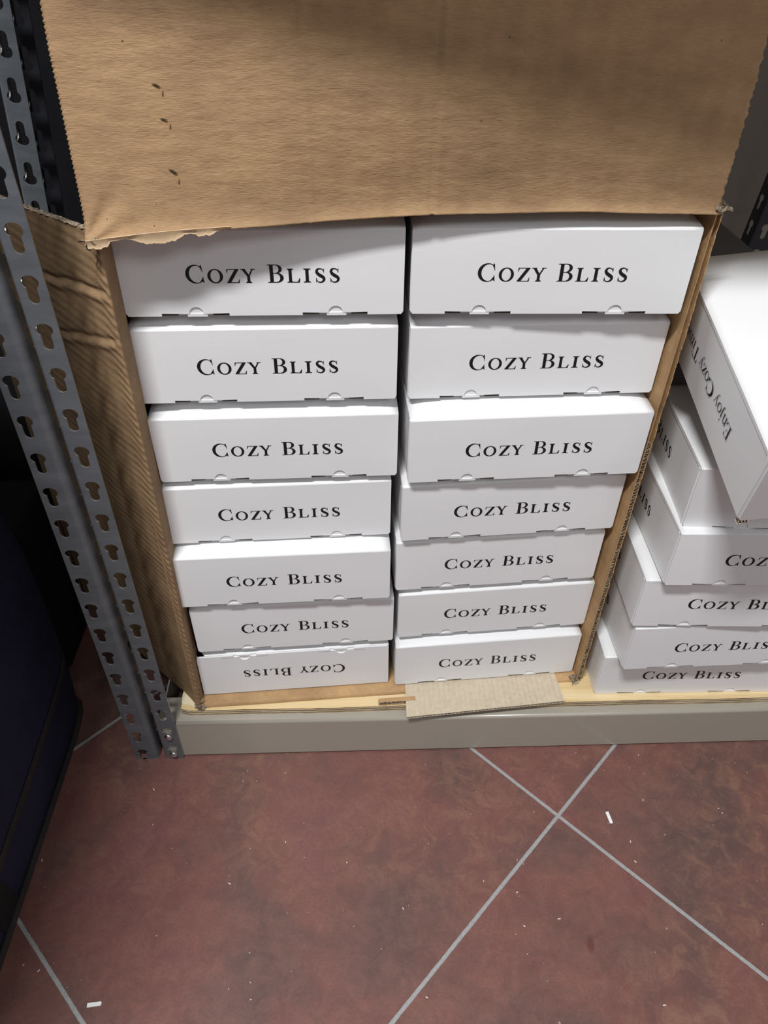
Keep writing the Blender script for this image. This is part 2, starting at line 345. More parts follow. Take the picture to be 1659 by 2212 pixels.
def g_j(): return [rect(.12, -.05, .205, XH), quad((.03, XH - .05), (.205, XH + .02), (.205, XH - .06), (.03, XH - .075)), (arc(.16, .86, .055, .055, 0, 360, 12)[:-1], []),
        stroke([(.1625, -.03), (.14, -.18), (.04, -.255), (-.06, -.22)], [.085, .07, .035, .05])], .29
def g_o(): return g_O(XH, .54, .088)
def g_z(): return [rect(.03, XH - .035, .45, XH), rect(0, 0, .46, .035), quad((.0, .03), (.11, .03), (.45, XH - .03), (.33, XH - .03)), quad((.03, XH), (.02, XH - .16), (.045, XH - .16), (.10, XH - .03)), quad((.46, 0), (.49, .18), (.46, .18), (.38, .03))], .48
def g_y(): return [quad((.04, XH), (.14, XH), (.33, .03), (.27, .0)), stroke([(.50, XH), (.30, .02), (.20, -.19), (.10, -.24), (.02, -.19)], [.035, .04, .04, .035, .075]), rect(-.02, XH - .03, .21, XH), rect(.40, XH - .03, .57, XH)], .55
def g_e():
    o = arc(.27, XH / 2, .27, XH / 2 + .012, 4, 318, 30); i = arc(.285, XH / 2, .19, XH / 2 - .03, 314, 4, 30)
    return [(o + i, []), rect(.08, XH * .52, .52, XH * .52 + .033)], .52

def lettering(word):
    """returns (list of (outer, holes)), total width"""
    polys = []
    if word == 'front':
        seq = [(g_C, 0.0), (g_O, 1.165), (g_Z, 2.19), (g_Y, 2.96), (g_B, 4.40), (g_L, 5.44), (g_I, 6.33), (g_S, 6.99), (g_S, 7.77)]
        for g, x in seq:
            for o, hs in g()[0]: polys.append(([(p[0] + x, p[1]) for p in o], [[(p[0] + x, p[1]) for p in h_] for h_ in hs]))
        return polys, 8.30
    x = 0.0
    for g in (g_E, g_n, g_j, g_o, g_y, None, g_C, g_o, g_z, g_y, None, g_T, g_i, g_m, g_e):
        if g is None: x += .30; continue
        ps, w = g()
        for o, hs in ps: polys.append(([(p[0] + x, p[1]) for p in o], [[(p[0] + x, p[1]) for p in h_] for h_ in hs]))
        x += w + .035
    return polys, x - .035
def lettering_mesh(word, unit, to3):
    bm = bmesh.new(); ps, wtot = lettering(word)
    for k, (o, hs) in enumerate(ps):
        add_plate(bm, [(p[0] * unit, p[1] * unit) for p in o], [[(p[0] * unit, p[1] * unit) for p in h_] for h_ in hs],
                  lambda u, v, w_, kk=k: to3(u, v, kk * 1e-6), 0, back=False)
    bmesh.ops.recalc_face_normals(bm, faces=bm.faces)
    return bm

# ---------------------------------------------------------------- setting
bm = bmesh.new(); add_box(bm, -1.8, 2.2, -2.2, 0.80, -0.03, 0.0)
tag(obj('floor', bm, M_FLOOR), 'dark red marbled stone tiles with grey grout laid diagonally', kind='structure')
bm = bmesh.new(); add_box(bm, -1.8, 2.2, 0.76, 0.80, 0.0, 2.6)
tag(obj('wall_back', bm, M_WALL), 'plain beige painted wall behind the shelving', kind='structure')

# ---------------------------------------------------------------- slotted angle posts
def keyhole(cx, cz, flip=1, n=14, k=1.0):
    rx, ry, s, low = 0.0076 * k, 0.0062, 0.0046 * k, 0.0128
    q = math.degrees(math.acos(s / rx))
    top = arc(0, 0.0062, rx, ry, -q, 180 + q, n)
    bot = arc(0, -low + 0.0046, s, 0.0046, 180, 360, 8)
    return [(cx + p[0], cz + flip * p[1]) for p in top + bot]
def perforated(bm, u0, u1, height, hu, zs, flip, pit, to3, t, k_=1.0):
    """strip with one keyhole per pitch cell, filled cell by cell"""
    cuts = [0.0] + [z + (0.0 - 0.0214 if flip < 0 else -0.0214) + pit for z in zs[:-1]] + [height]
    fr, bk = {}, {}
    def vf(u, v):
        k = (round(u, 6), round(v, 6))
        if k not in fr: fr[k] = bm.verts.new(to3(u, v, 0)); bk[k] = bm.verts.new(to3(u, v, t))
        return fr[k], bk[k]
    for i, z in enumerate(zs):
        outer = [(u0, cuts[i]), (u1, cuts[i]), (u1, cuts[i + 1]), (u0, cuts[i + 1])]; hole = keyhole(hu, z, flip, 14, k_)
        flat = outer + hole
        vv_ = [vf(*p) for p in flat]
        for tr in tessellate_polygon([[Vector((p[0], p[1], 0)) for p in outer], [Vector((p[0], p[1], 0)) for p in hole]]):
            try:
                bm.faces.new([vv_[k][0] for k in tr]); bm.faces.new([vv_[k][1] for k in reversed(tr)])
            except ValueError: pass
        n = len(hole)
        for k in range(n):
            a, b2 = vv_[4 + k], vv_[4 + (k + 1) % n]; bm.faces.new((a[0], b2[0], b2[1], a[1])).material_index = 1
        for a, b2 in ((0, 3), (1, 2)):
            bm.faces.new((vv_[a][0], vv_[b2][0], vv_[b2][1], vv_[a][1])).material_index = 1
        if i == 0: bm.faces.new((vv_[0][0], vv_[1][0], vv_[1][1], vv_[0][1]))
        if i == len(zs) - 1: bm.faces.new((vv_[3][0], vv_[2][0], vv_[2][1], vv_[3][1]))
def angle_post(name, front_u, hole_u, corner, side, zoff, height, flip=1, mat=M_STEEL, foot=True, side_depth=0.030, bend_r=0.0045):
    """front flange spans front_u (x range) at y=0 facing -y; corner = x of the bend; side flange runs back from it"""
    root = empty(name)
    t = 0.0016; PIT = 0.0428
    zs = [zoff + PIT * k for k in range(int((height - zoff - 0.012) / PIT) + 1)]
    zs = [z for z in zs if z > 0.0115 + (0 if flip > 0 else .004)]
    bm = bmesh.new(); bend = bend_r; sgn = 1 if front_u[1] > corner + 1e-6 else -1
    x_in = corner + sgn * bend; x_out = front_u[1] if sgn > 0 else front_u[0]
    a, c_ = sorted((x_in, x_out))
    cut = 0.004
    out = [(a, 0), (c_, 0), (c_, height), (a, height)]
    if foot and sgn > 0: out = [(a, 0), (c_ - 0, 0), (c_, height), (a, height)]
    perforated(bm, a, c_, height, hole_u, zs, flip, PIT, lambda u, v, w: Vector((u, w, v)), t)
    # bend
    prof = [(corner + sgn * bend - sgn * bend * math.sin(q), bend - bend * math.cos(q)) for q in [math.pi / 2 * i / 5 for i in range(6)]]
    prin = [(corner + sgn * bend - sgn * (bend - t) * math.sin(q), bend - (bend - t) * math.cos(q)) for q in [math.pi / 2 * i / 5 for i in range(6)]]
    for P_ in (prof, prin):
        vs = [[bm.verts.new((x, y, z)) for z in (0, height)] for x, y in P_]
        for i in range(5):
            f = bm.faces.new((vs[i][0], vs[i + 1][0], vs[i + 1][1], vs[i][1])); f.smooth = True
    perforated(bm, bend, side_depth, height, bend + (side_depth - bend) * .52, zs, flip, PIT, lambda u, v, w: Vector((corner + sgn * w, u, v)), t, min(1.0, (side_depth - bend) / .0175 * .95))
    bmesh.ops.recalc_face_normals(bm, faces=bm.faces)
    for f in bm.faces:
        if abs(f.normal.z) > 0.9 and f.calc_area() > 2e-5: f.material_index = 0
    obj('perforated_angle', bm, [mat, M_EDGE if mat == M_STEEL else mat], root)
    return root
p1 = angle_post('slotted_post', (-0.2855, -0.2590), -0.2718, -0.2855, 1, 0.0187, 1.75, side_depth=0.017, bend_r=0.003)
p1.location = (0, -0.003, 0.0005)
tag(p1, 'grey perforated steel post riveted to the end of the beige shelf beam', 'post', 'perforated posts at the front')
for rz_ in (0.0128 + 0.0428, 0.0128):
    bm = bmesh.new()
    bmesh.ops.create_uvsphere(bm, u_segments=20, v_segments=10, radius=0.0056)
    for v in bm.verts: v.co = Vector((v.co.x, v.co.z * 0.55 * (1 if v.co.z < 0 else 0.3), v.co.y)) if True else v.co
    o = obj('rivet', bm, M_CHROME, p1, smooth=True); o.location = (-0.2716, -0.0022, rz_)
    o['label'] = 'shiny domed rivet'
p2 = angle_post('slotted_post', (-0.3270, -0.2940), -0.3160, -0.2940, -1, 0.0119, 1.75, side_depth=0.032, bend_r=0.0075)
p2.location = (0, -0.003, 0.0)
tag(p2, 'grey perforated steel post with no beam on it, beside the navy bag', 'post', 'perforated posts at the front')

# ---------------------------------------------------------------- shelf: beam and board
rk = empty('shelf_beam', (-0.2842, 0, 0))
tag(rk, 'beige enamelled steel beam along the floor under the plywood shelf board', 'beam')
bm = bmesh.new(); r = 0.0045; top = 0.0790
prof = [(0.0, 0.0035)] + [(r - r * math.cos(q), top - r + r * math.sin(q)) for q in [math.pi / 2 * i / 6 for i in range(7)]] + [(0.045, top), (0.045, top - 0.002), (0.004, top - 0.0035), (0.002, 0.0035)]
xs = (0.0, 1.25)
vv = [[bm.verts.new((x, y, z)) for (y, z) in prof] for x in xs]
for i in range(len(prof)):
    j = (i + 1) % len(prof); f = bm.faces.new((vv[0][i], vv[1][i], vv[1][j], vv[0][j])); f.smooth = 1 <= i <= 6
bm.faces.new(vv[0][::-1]); bm.faces.new(vv[1])
bmesh.ops.recalc_face_normals(bm, faces=bm.faces)
obj('beam_face', bm, M_BEAM, rk)
bm = bmesh.new(); add_box(bm, 0.002, 1.25, 0.46, 0.462, 0.0035, 0.079); add_box(bm, 0.002, 0.004, 0.045, 0.46, 0.02, 0.079)
obj('rear_rail', bm, M_BEAM, rk)

pb = empty('shelf_board', (0, 0, 0.0792))
tag(pb, 'pale plywood shelf board with rough layered front edge on the beige beam', 'shelf board')
bm = bmesh.new()
nx = 90
def ply_edge(x): return 0.0135 + 0.0012 * nz((x * 9, 0, 0)) + 0.0008 * nz((x * 60, 3, 0)) + (0.0 if x > -0.24 else 0.0)
top_, bot_ = 0.0112, 0.0002
rows = []
for i in range(nx + 1):
    x = -0.2525 + 1.15 * i / nx; e = ply_edge(x)
    if i == 0: e += .004
    rows.append([bm.verts.new((x, e, bot_)), bm.verts.new((x, e + 0.0006 * nz((x * 80, 9, 0)), top_)), bm.verts.new((x, 0.458, top_)), bm.verts.new((x, 0.458, bot_))])
for i in range(nx):
    for k in range(4):
        f = bm.faces.new((rows[i][k], rows[i + 1][k], rows[i + 1][(k + 1) % 4], rows[i][(k + 1) % 4])); f.material_index = 1 if k in (0, 2) else 0
bm.faces.new(rows[0]).material_index = 1; bm.faces.new(rows[-1][::-1]).material_index = 1
bmesh.ops.recalc_face_normals(bm, faces=bm.faces)
obj('plywood_panel', bm, [M_PLY, M_PLYEDGE], pb)
bm = bmesh.new()
pts = [(-.2515, .024), (-.240, .0225), (-.231, .0165), (-.2255, .016), (-.226, .030), (-.242, .050), (-.252, .062), (-.254, .040), (-.253, .028)]
add_plate(bm, pts, [], lambda u, v, w: Vector((u, v, 0.0124 - w)), 0.0010)
bmesh.ops.recalc_face_normals(bm, faces=bm.faces)
obj('peeled_veneer', bm, M_VENEER, pb)['label'] = 'pale peeling veneer flake'

# ---------------------------------------------------------------- white mailer boxes
BW, BD, BH = 0.26, 0.31, 0.0797
def build_box(name, bulge=0.0125, base_bulge=0.0, side_text=None, bh=BH, bw=BW, bd=BD):
    root = empty(name)
    # body: four walls and base behind the front panel
    bm = bmesh.new(); g = 0.0028
    add_box(bm, 0.0008, bw - 0.0008, g, bd, 0.0, bh - 0.0015)
    # rolled edge strips next to the front corner on each side
    for xx in (0.0, bw - 0.0022): add_box(bm, xx, xx + 0.0022, 0.0042, 0.0085, 0.0015, bh - 0.003)
    for fx in (0.157, 0.340, 0.6625, 0.838):   # raw board edges, coloured dark for the shade in the slots
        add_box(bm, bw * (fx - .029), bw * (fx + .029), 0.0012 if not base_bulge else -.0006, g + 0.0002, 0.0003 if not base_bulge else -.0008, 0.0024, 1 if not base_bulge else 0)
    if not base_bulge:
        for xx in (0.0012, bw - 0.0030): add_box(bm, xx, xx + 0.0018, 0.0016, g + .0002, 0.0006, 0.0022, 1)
    if base_bulge:
        def fb(u, v): return Vector((0.0008 + u * (bw - .0016), g + v * (bd - g), -base_bulge * (1 - (2 * u - 1) ** 6) * min(1, 1 - (1 - min(1, v / .16)) ** 2) * min(1, (1 - v) / .1)))
        grid(bm, 24, 20, fb)
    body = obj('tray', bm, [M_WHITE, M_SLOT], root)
    # front panel with notches along its lower edge
    c1, c2, rr, nh = 0.2525 * bw, 0.7525 * bw, 0.0068, 0.0026
    def notch(c, a, b2): return [(a, 0.0), (a, nh)] + [(c - rr * math.cos(math.pi * i / 12), nh * .8 + rr * math.sin(math.pi * i / 12)) for i in range(13)] + [(b2, nh), (b2, 0.0)]
    out = [(0.0006, 0.0028), (0.0026, 0.0)] + notch(c1, .128 * bw, .370 * bw) + notch(c2, .633 * bw, .868 * bw) + [(bw - .0026, 0), (bw - .0006, 0.0028), (bw - .0003, bh - .0010), (0.0003, bh - .0010)]
    bm = bmesh.new()
    add_plate(bm, out, [], lambda u, v, w: Vector((u, w, v)), 0.0022)
    bmesh.ops.recalc_face_normals(bm, faces=bm.faces)
    fp = obj('front_panel', bm, M_WHITE, root)
    ps, wt = lettering('front'); unit = 0.01675
    bm = lettering_mesh('front', unit, lambda u, v, w: Vector((0.0613 + u, -0.00025 - w, 0.0318 + v)))
    lt = obj('lettering', bm, M_INK, fp); lt['label'] = 'black serif words COZY BLISS'
    for c in (c1, c2):
        bm = bmesh.new()
        add_box(bm, c - 0.0082, c + 0.0096, 0.0014, 0.0027, -0.0004, 0.0105)
        add_box(bm, c - 0.0085, c + 0.0100, 0.0004, 0.0022, -0.0006, 0.0022)
        obj('locking_tab', bm, M_WHITE, root)
        bm = bmesh.new()    # shallow pressed ridges over the slots
    # lid: rounded front fold, then bulging up
    bm = bmesh.new()
    def fl(u, v):
        x = 0.0003 + u * (bw - .0006); y = 0.0 + v * bd
        s = min(1.0, v / 0.17); rise = 1 - (1 - s) ** 2.2
        e = min(1.0, (1 - v) / 0.10); sd = 1 - abs(2 * u - 1) ** 7
        z = bh + bulge * rise * (0.25 + 0.75 * sd) * (1 - (1 - e) ** 2) + (0.0009 * nz((u * 4, v * 5, 0), 1, bulge * 100) if 0 < v < 1 else 0)
        z -= .0010 * max(0, 1 - v * bd / .0016) ** 2
        y += 0.0001 if v == 0 else 0
        return Vector((x, y + (0.0 if v else 0.0), z))
    def vmap(v): return v ** 1.8
    nu, nv = 26, 24
    A = [[bm.verts.new(fl(i / nu, vmap(j / nv))) for j in range(nv + 1)] for i in range(nu + 1)]
    Bv = {}
    for i in range(nu):
        for j in range(nv):
            f = bm.faces.new((A[i][j], A[i + 1][j], A[i + 1][j + 1], A[i][j + 1])); f.smooth = True
    # skirts down to the walls so the lid is a closed thick board
    low = lambda v: bm.verts.new((v.co.x, v.co.y, bh - .0035))
    for side in (A[0], A[nu], [A[i][nv] for i in range(nu + 1)], [A[i][0] for i in range(nu + 1)]):
        lv = [low(v) for v in side]
        for k in range(len(side) - 1): bm.faces.new((side[k], side[k + 1], lv[k + 1], lv[k]))
    bmesh.ops.recalc_face_normals(bm, faces=bm.faces)
    obj('lid', bm, M_WHITE, root)
    if side_text == 'front':
        bm = lettering_mesh('front', unit, lambda u, v, w: Vector((0.0002 - w - .0001, 0.087 + 0.139 - u, 0.0318 + v)))
        s_ = obj('side_lettering', bm, M_INK, body); s_['label'] = 'black serif words COZY BLISS on the side'
    return root
def copy_tree(o, parent=None):
    c = o.copy(); COL.objects.link(c)
    if parent: c.parent = parent
    for ch in [x for x in o.children]: copy_tree(ch, c)
    return c
Z0, HS = 0.09705, 0.09291
LBOX = {1: (-0.2153, 0.0469, 0.0127, 0.0022), 2: (-0.2195, 0.0488, 0.0221, 0.0003), 3: (-0.2171, 0.0437, 0.0304, -0.0033), 4: (-0.2228, 0.0429, 0.0464, -0.0006),
        5: (-0.2229, 0.0272, 0.0399, 0.0011), 6: (-0.2164, 0.0344, 0.0561, -0.0001), 7: (-0.2216, 0.0339, 0.0582, 0.0007)}
RBOX = {1: (0.0503, 0.0502, -0.0111, 0.0023), 2: (0.052, 0.057, 0.0353, -0.0017), 3: (0.0533, 0.0349, 0.0494, -0.0018), 4: (0.0486, 0.043, 0.0699, -0.0015),
        5: (0.044, 0.05, 0.0662, 0.001), 6: (0.0492, 0.0508, 0.0681, 0.0028), 7: (0.0469, 0.0434, 0.0657, 0.0021)}
ORD = {1: 'topmost', 2: 'second from the top', 3: 'third from the top', 4: 'fourth, the middle one', 5: 'fifth from the top', 6: 'second from the bottom', 7: 'at the bottom'}
proto = None
for col_, tab in (('left', LBOX), ('right', RBOX)):
    for k in range(1, 8):
        if col_ == 'left' and k == 7: continue
        o = build_box('mailer_box') if proto is None else copy_tree(proto)
        proto = proto or o
        x, y, ya, dz = tab[k]
        o.location = (x, y, Z0 + (7 - k) * HS + dz); o.rotation_euler = (0, 0, ya)
        tag(o, 'white flat box %s in the %s column of the brown carton' % (ORD[k], col_), 'box', 'white boxes stacked in the open carton')
# bottom of the left column lies upside down
o = build_box('mailer_box', bulge=0.0, base_bulge=0.0118)
x, y, ya, dz = LBOX[7]
o.rotation_euler = (Matrix.Rotation(ya, 4, 'Z') @ Matrix.Rotation(math.pi, 4, 'Y')).to_euler()
o.location = Vector((x, y, Z0 + dz + BH)) + Vector((math.cos(ya), math.sin(ya), 0)) * BW
tag(o, 'white box lying upside down at the bottom of the left column, its words inverted', 'box', 'white boxes stacked in the open carton')

# stack to the right of the carton
SB = {6: (0.3309, 0.0261, -0.0085, 0.0910), 5: (0.347, 0.003, 0.0235, 0.1747), 4: (0.34, 0.004, -0.0331, 0.26), 3: (0.3552, -0.0086, -0.0291, 0.3446), 2: (0.3593, 0.0036, -0.0823, 0.4244)}
SL = {6: 'white flat box lowest of the stack right of the carton, resting on the plywood', 5: 'white flat box second from the bottom in the stack right of the carton',
      4: 'white flat box third from the bottom in the stack right of the carton', 3: 'white flat box fourth from the bottom in the stack right of the carton',
      2: 'white flat box directly under the tilted one right of the carton'}
sproto = None
for k in (6, 5, 4, 3, 2):
    o = build_box('mailer_box', bulge=0.0028, side_text='front') if sproto is None else copy_tree(sproto)
    sproto = sproto or o
    x, y, ya, z = SB[k]
    o.location = (x, y, z); o.rotation_euler = (0, 0, ya)
    tag(o, SL[k], 'box', 'white boxes stacked beside the carton')
S1H = 0.0925
s1 = build_box('mailer_box', bulge=0.002, bh=S1H, bw=0.31, bd=0.262)
for ch in list(s1.children):
    if ch.name.startswith('front_panel'):
        for g2 in list(ch.children): bpy.data.objects.remove(g2)
    if ch.name.startswith('tray'):
        wt = lettering('side')[1]; unit = 0.1456 / wt
        bm = lettering_mesh('side', unit, lambda u, v, w: Vector((0.0002 - w - .0001, 0.0682 + u, 0.0505 - v)))
        obj('side_lettering', bm, M_INK, ch)['label'] = 'black serif words Enjoy Cozy Time, upside down'
bm = bmesh.new(); add_box(bm, .0005, .0095, -.0006, .0045, -.0032, .0004, 1)
for q_ in range(4): add_box(bm, .0005 + .0028 * q_, .0011 + .0028 * q_, -.0012, .0045, -.0036, .0004, 0)
add_box(bm, .0, .0100, -.0010, .0045, -.0041, -.0035, 0)
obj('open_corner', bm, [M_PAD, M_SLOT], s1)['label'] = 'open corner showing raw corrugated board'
cols = (Vector((0.9935, -0.0130, 0.1128)), Vector((-0.0214, 0.9541, 0.2988)))
ax = cols[0].normalized(); ay = (cols[1] - ax * cols[1].dot(ax)).normalized(); az = ax.cross(ay)
s1.matrix_world = Matrix(((ax.x, ay.x, az.x, 0.3557), (ax.y, ay.y, az.y, -0.0903), (ax.z, ay.z, az.z, 0.5121), (0, 0, 0, 1)))
tag(s1, 'white box tilted forward on top of the stack right of the carton', 'box', 'white boxes stacked beside the carton')

gc = empty('storage_case', (0.375, 0.17, 0.5085))
tag(gc, 'dark grey case with a flat top lying behind the tilted white box', 'case')
bm = bmesh.new(); add_box(bm, 0, 0.186, 0, 0.53, 0, 0.062); obj('case_body', bm, M_CASE, gc, bevel=0.003)
bm = bmesh.new(); add_box(bm, -0.001, 0.187, -0.001, 0.531, 0.063, 0.079); obj('case_lid', bm, M_CASE, gc, bevel=0.003)

# ---------------------------------------------------------------- the brown carton
ct = empty('shipping_carton', (0, 0, 0))
tag(ct, 'large open brown corrugated carton holding two columns of white boxes', 'carton')
BL, BR, TL, TR = Vector((-.2243, .0170, .0905)), Vector((.3115, .0485, .0905)), Vector((-.2235, .0330, .7440)), Vector((.3190, .0500, .7500))
BK = Vector((-0.05, 0.345, 0))      # towards the back
def lerp(a, b_, t): return a + (b_ - a) * t
T_ = 0.006
# left wall, right wall
def wall_side(A0, A1, outward, name, wob, rim):
    bm = bmesh.new()
    def fn(u, v):
        p = lerp(A0, A1, v) + BK * u
        p = p + outward * (wob * nz((u * 2.3, v * 3.1, 0), 2.0, 3.0) * min(1, u * 4))
        return p
    slab_grid(bm, 10, 24, fn, outward, T_)
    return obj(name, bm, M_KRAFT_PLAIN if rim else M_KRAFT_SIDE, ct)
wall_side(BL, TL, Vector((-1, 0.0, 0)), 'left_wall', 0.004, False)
rw_off = (BR - BL).normalized() * 0.0
wall_side(BR + Vector((-.0006, 0.006, 0)), TR + Vector((-.0006, 0.006, 0)), Vector((1, 0.0, 0)), 'right_wall', 0.003, True)
# torn front rim of the right wall: inner and outer liners with the fluted medium between them
bm = bmesh.new(); n = 260
def rim_pt(t, du, dy):
    p = lerp(BR, TR, t); return Vector((p.x - .0006 + du, p.y + dy, p.z))
for du, rag in ((0.0, .0005), (0.0052, .0016)):
    pv = None
    for k in range(n + 1):
        t = k / n; e = rag * nz((t * 60, du * 900, 0)) + rag * 0.6 * nz((t * 200, du * 300, 5))
        if du > 0 and t > .64: e -= 0.0
        q = [bm.verts.new(rim_pt(t, du + o_, dy)) for o_, dy in ((0, e), (0, .0062), (.0008, .0062), (.0008, e))]
        if pv:
            for a in range(4): bm.faces.new((pv[a], q[a], q[(a + 1) % 4], pv[(a + 1) % 4])).material_index = 0
        pv = q
obj('torn_liner', bm, [M_KRAFT_PLAIN], ct)
bm = bmesh.new(); pv = None; n = 1300
for k in range(n + 1):
    t = k / n * 0.62 + .01; ph = t * 660 / 5.2 * 2 * math.pi
    w = 0.0030 + 0.0019 * math.sin(ph + .8 * nz((t * 50, 0, 0))); e = .0008 + .0012 * nz((t * 70, 2, 0)) + (.0022 if nz((t * 26, 9, 0)) > .28 else 0)
    q = [bm.verts.new(rim_pt(t, w + o_, dy)) for o_, dy in ((0, e), (0, .006), (.0005, .006), (.0005, e))]
    if pv:
        for a in range(4): bm.faces.new((pv[a], q[a], q[(a + 1) % 4], pv[(a + 1) % 4]))
    pv = q
obj('fluted_medium', bm, M_FIBRE, ct)
# bottom panel, rounded at the front fold
bm = bmesh.new()
def fbot(u, v):
    p = lerp(BL, BR, u); a = BL + Vector((0, 0, 0))
    z = .0965; y = p.y + BK.y * v
    if v < 0.016: q = v / .016; z = .0912 + .0053 * math.sin(q * math.pi / 2); y = p.y - .0 + .0055 * (1 - math.cos(q * math.pi / 2))
    return Vector((p.x + BK.x * v, y + .0006 * nz((u * 9, 0, 0)), z + .0003 * nz((u * 30, v * 9, 0))))
vl = [0, .003, .006, .01, .016, .05, .1, .3, .6, 1.0]
A = [[bm.verts.new(fbot(i / 60, v)) for v in vl] for i in range(61)]
Bb = [[bm.verts.new((a.co.x, a.co.y, .0908)) for a in r_] for r_ in A]
for i in range(60):
    for j in range(len(vl) - 1):
        f = bm.faces.new((A[i][j], A[i + 1][j], A[i + 1][j + 1], A[i][j + 1])); f.smooth = True
        bm.faces.new((Bb[i][j], Bb[i][j + 1], Bb[i + 1][j + 1], Bb[i + 1][j]))
    bm.faces.new((A[i][0], A[i + 1][0], Bb[i + 1][0], Bb[i][0]))
bmesh.ops.recalc_face_normals(bm, faces=bm.faces)
obj('bottom_panel', bm, M_KRAFT_PLAIN, ct)
# torn remnant of the bottom flap with open flutes
bm = bmesh.new()
tA, tB = Vector((.0235, .0215, .0955)), Vector((.075, .0245, .0955))
grid(bm, 24, 2, lambda u, v: lerp(tA, tB, u) + Vector((0, -.006 * v - .0009 * nz((u * 8, 4, 0)) * v, .0012 * (1 - v) + .0004)), 0)
grid(bm, 24, 2, lambda u, v: lerp(tA, tB, u) + Vector((0, -.0075 * v + .0012 * nz((u * 9, 1, 0)) * v, -.0042)), 0)
grid(bm, 160, 2, lambda u, v: lerp(tA, tB, u) + Vector((0, -.0070 * v, -.0019 + .0019 * math.sin(u * 2 * math.pi * 9.5))), 1)
o = obj('torn_flap_stub', bm, [M_KRAFT_PLAIN, M_FIBRE], ct); md = o.modifiers.new('thick', 'SOLIDIFY'); md.thickness = .0006
o['label'] = 'torn stub showing open flutes'
# back panel and top panel
bm = bmesh.new()
slab_grid(bm, 2, 2, lambda u, v: lerp(lerp(BL, BR, u), lerp(TL, TR, u), v) + BK, (0, 1, 0), T_); obj('back_wall', bm, M_KRAFT_PLAIN, ct)
bm = bmesh.new()
def hinge(u):
    """front top fold line, u 0..1 left to right"""
    x = -.2205 + u * (.3185 + .2205)
    y = .0095 + .0335 * (1 - (1 - min(1, u / .62)) ** 1.6) + .007 * max(0, (u - .5) / .5)
    z = .7400 + .0128 * (1 - (1 - min(1, u / .75)) ** 2) + .0015 * nz((u * 5, 1, 0)) - .003 * max(0, (u - .8) / .2)
    return Vector((x, y, z))
slab_grid(bm, 40, 8, lambda u, v: hinge(u) + Vector((BK.x * v, (BK.y + .04 - hinge(u).y) * v, .008 * math.sin(min(1, v * 4) * math.pi / 2) * (1 - v * .8))) + Vector((0, .004, .002)), (0, 0, 1), .0055)
obj('top_panel', bm, M_KRAFT_PLAIN, ct)
# raised top flap
FH = 0.262
def flap(u, v):
    h = hinge(u); z = h.z + v * FH
    if v < 0.03: pass
    # left side crumples in near the fold; relaxes to y~0.03 above
    k = 1 - math.exp(-v * 5.0)
    yt = .030 + .020 * u
    y = h.y + (yt - h.y) * k - .004 * math.sin(math.pi * min(1, v * 1.4)) + .0022 * nz((u * 2.1, v * 2.0, 0), 1.6, 1.0)
    y -= .006 * math.exp(-v * 40)          # fold rolls outward a little
    x = h.x
    x += (.0022 * nz((v * 55, 0, 0)) + .0012 * nz((v * 160, 4, 0)) - .002 * v) * max(0, (u - .9) / .1)
    x += (.0007 * math.sin(v * FH / .0034 * 2 * math.pi)) * (1 if u == 0 else 0)
    if v > .62: x += -.006 * ((v - .62) / .38) * max(0, (.1 - u) / .1)
    y += .010 * max(0, (.055 - u) / .055) ** 2 * (1 if v > .5 else 0) * min(1, (v - .5) * 4)
    # vertical creases
    for cu, dep, wd in ((.333, .0009, .004), (.53, .0014, .004), (.055, .0010, .006)):
        y += dep * math.exp(-((u - cu) / wd) ** 2) - dep * .6 * math.exp(-((u - cu - wd * 1.6) / wd) ** 2)
    # wrinkles fanning from the lower left corner
    d = math.hypot(u * .54, v * FH)
    if d < .07:
        a = math.atan2(v * FH + .002, u * .54 + .002)
        y += .0022 * math.sin(a * 9) * max(0, 1 - d / .06) * min(1, d / .012)
    return Vector((x, y, z))
bm = bmesh.new(); slab_grid(bm, 200, 230, flap, (0, 1, 0.02), .0052)
for f in bm.faces: f.smooth = abs(f.normal.y) > .6
fl_o = obj('top_flap', bm, M_KRAFT, ct)
fl_o['label'] = 'raised brown top flap with small punctures'
# punctures and dents in the flap
def on_flap(u, v, d=0.0): return flap(u, v) + Vector((0, -d, 0))
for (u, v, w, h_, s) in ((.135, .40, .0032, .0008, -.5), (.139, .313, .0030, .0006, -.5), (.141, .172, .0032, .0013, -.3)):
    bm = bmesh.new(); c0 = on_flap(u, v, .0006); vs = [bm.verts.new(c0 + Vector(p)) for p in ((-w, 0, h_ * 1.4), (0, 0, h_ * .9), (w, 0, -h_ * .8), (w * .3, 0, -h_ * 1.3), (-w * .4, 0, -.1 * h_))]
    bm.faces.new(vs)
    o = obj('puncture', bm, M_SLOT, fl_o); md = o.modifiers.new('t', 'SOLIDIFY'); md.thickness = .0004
for (u, v) in ((.141, .385), (.145, .30), (.146, .15)):
    bm = bmesh.new(); c0 = on_flap(u, v, .0008)
    vs = [bm.verts.new(c0 + Vector(p)) for p in ((-.0012, 0, .0015), (.0016, -.0006, .0030), (.0014, -.0006, -.0010), (.0002, 0, -.0040))]; bm.faces.new(vs)
    for v_ in bm.verts: v_.co = c0 + (v_.co - c0) * .72
    o = obj('lifted_paper', bm, M_KRAFT_PLAIN, fl_o); md = o.modifiers.new('t', 'SOLIDIFY'); md.thickness = .0004
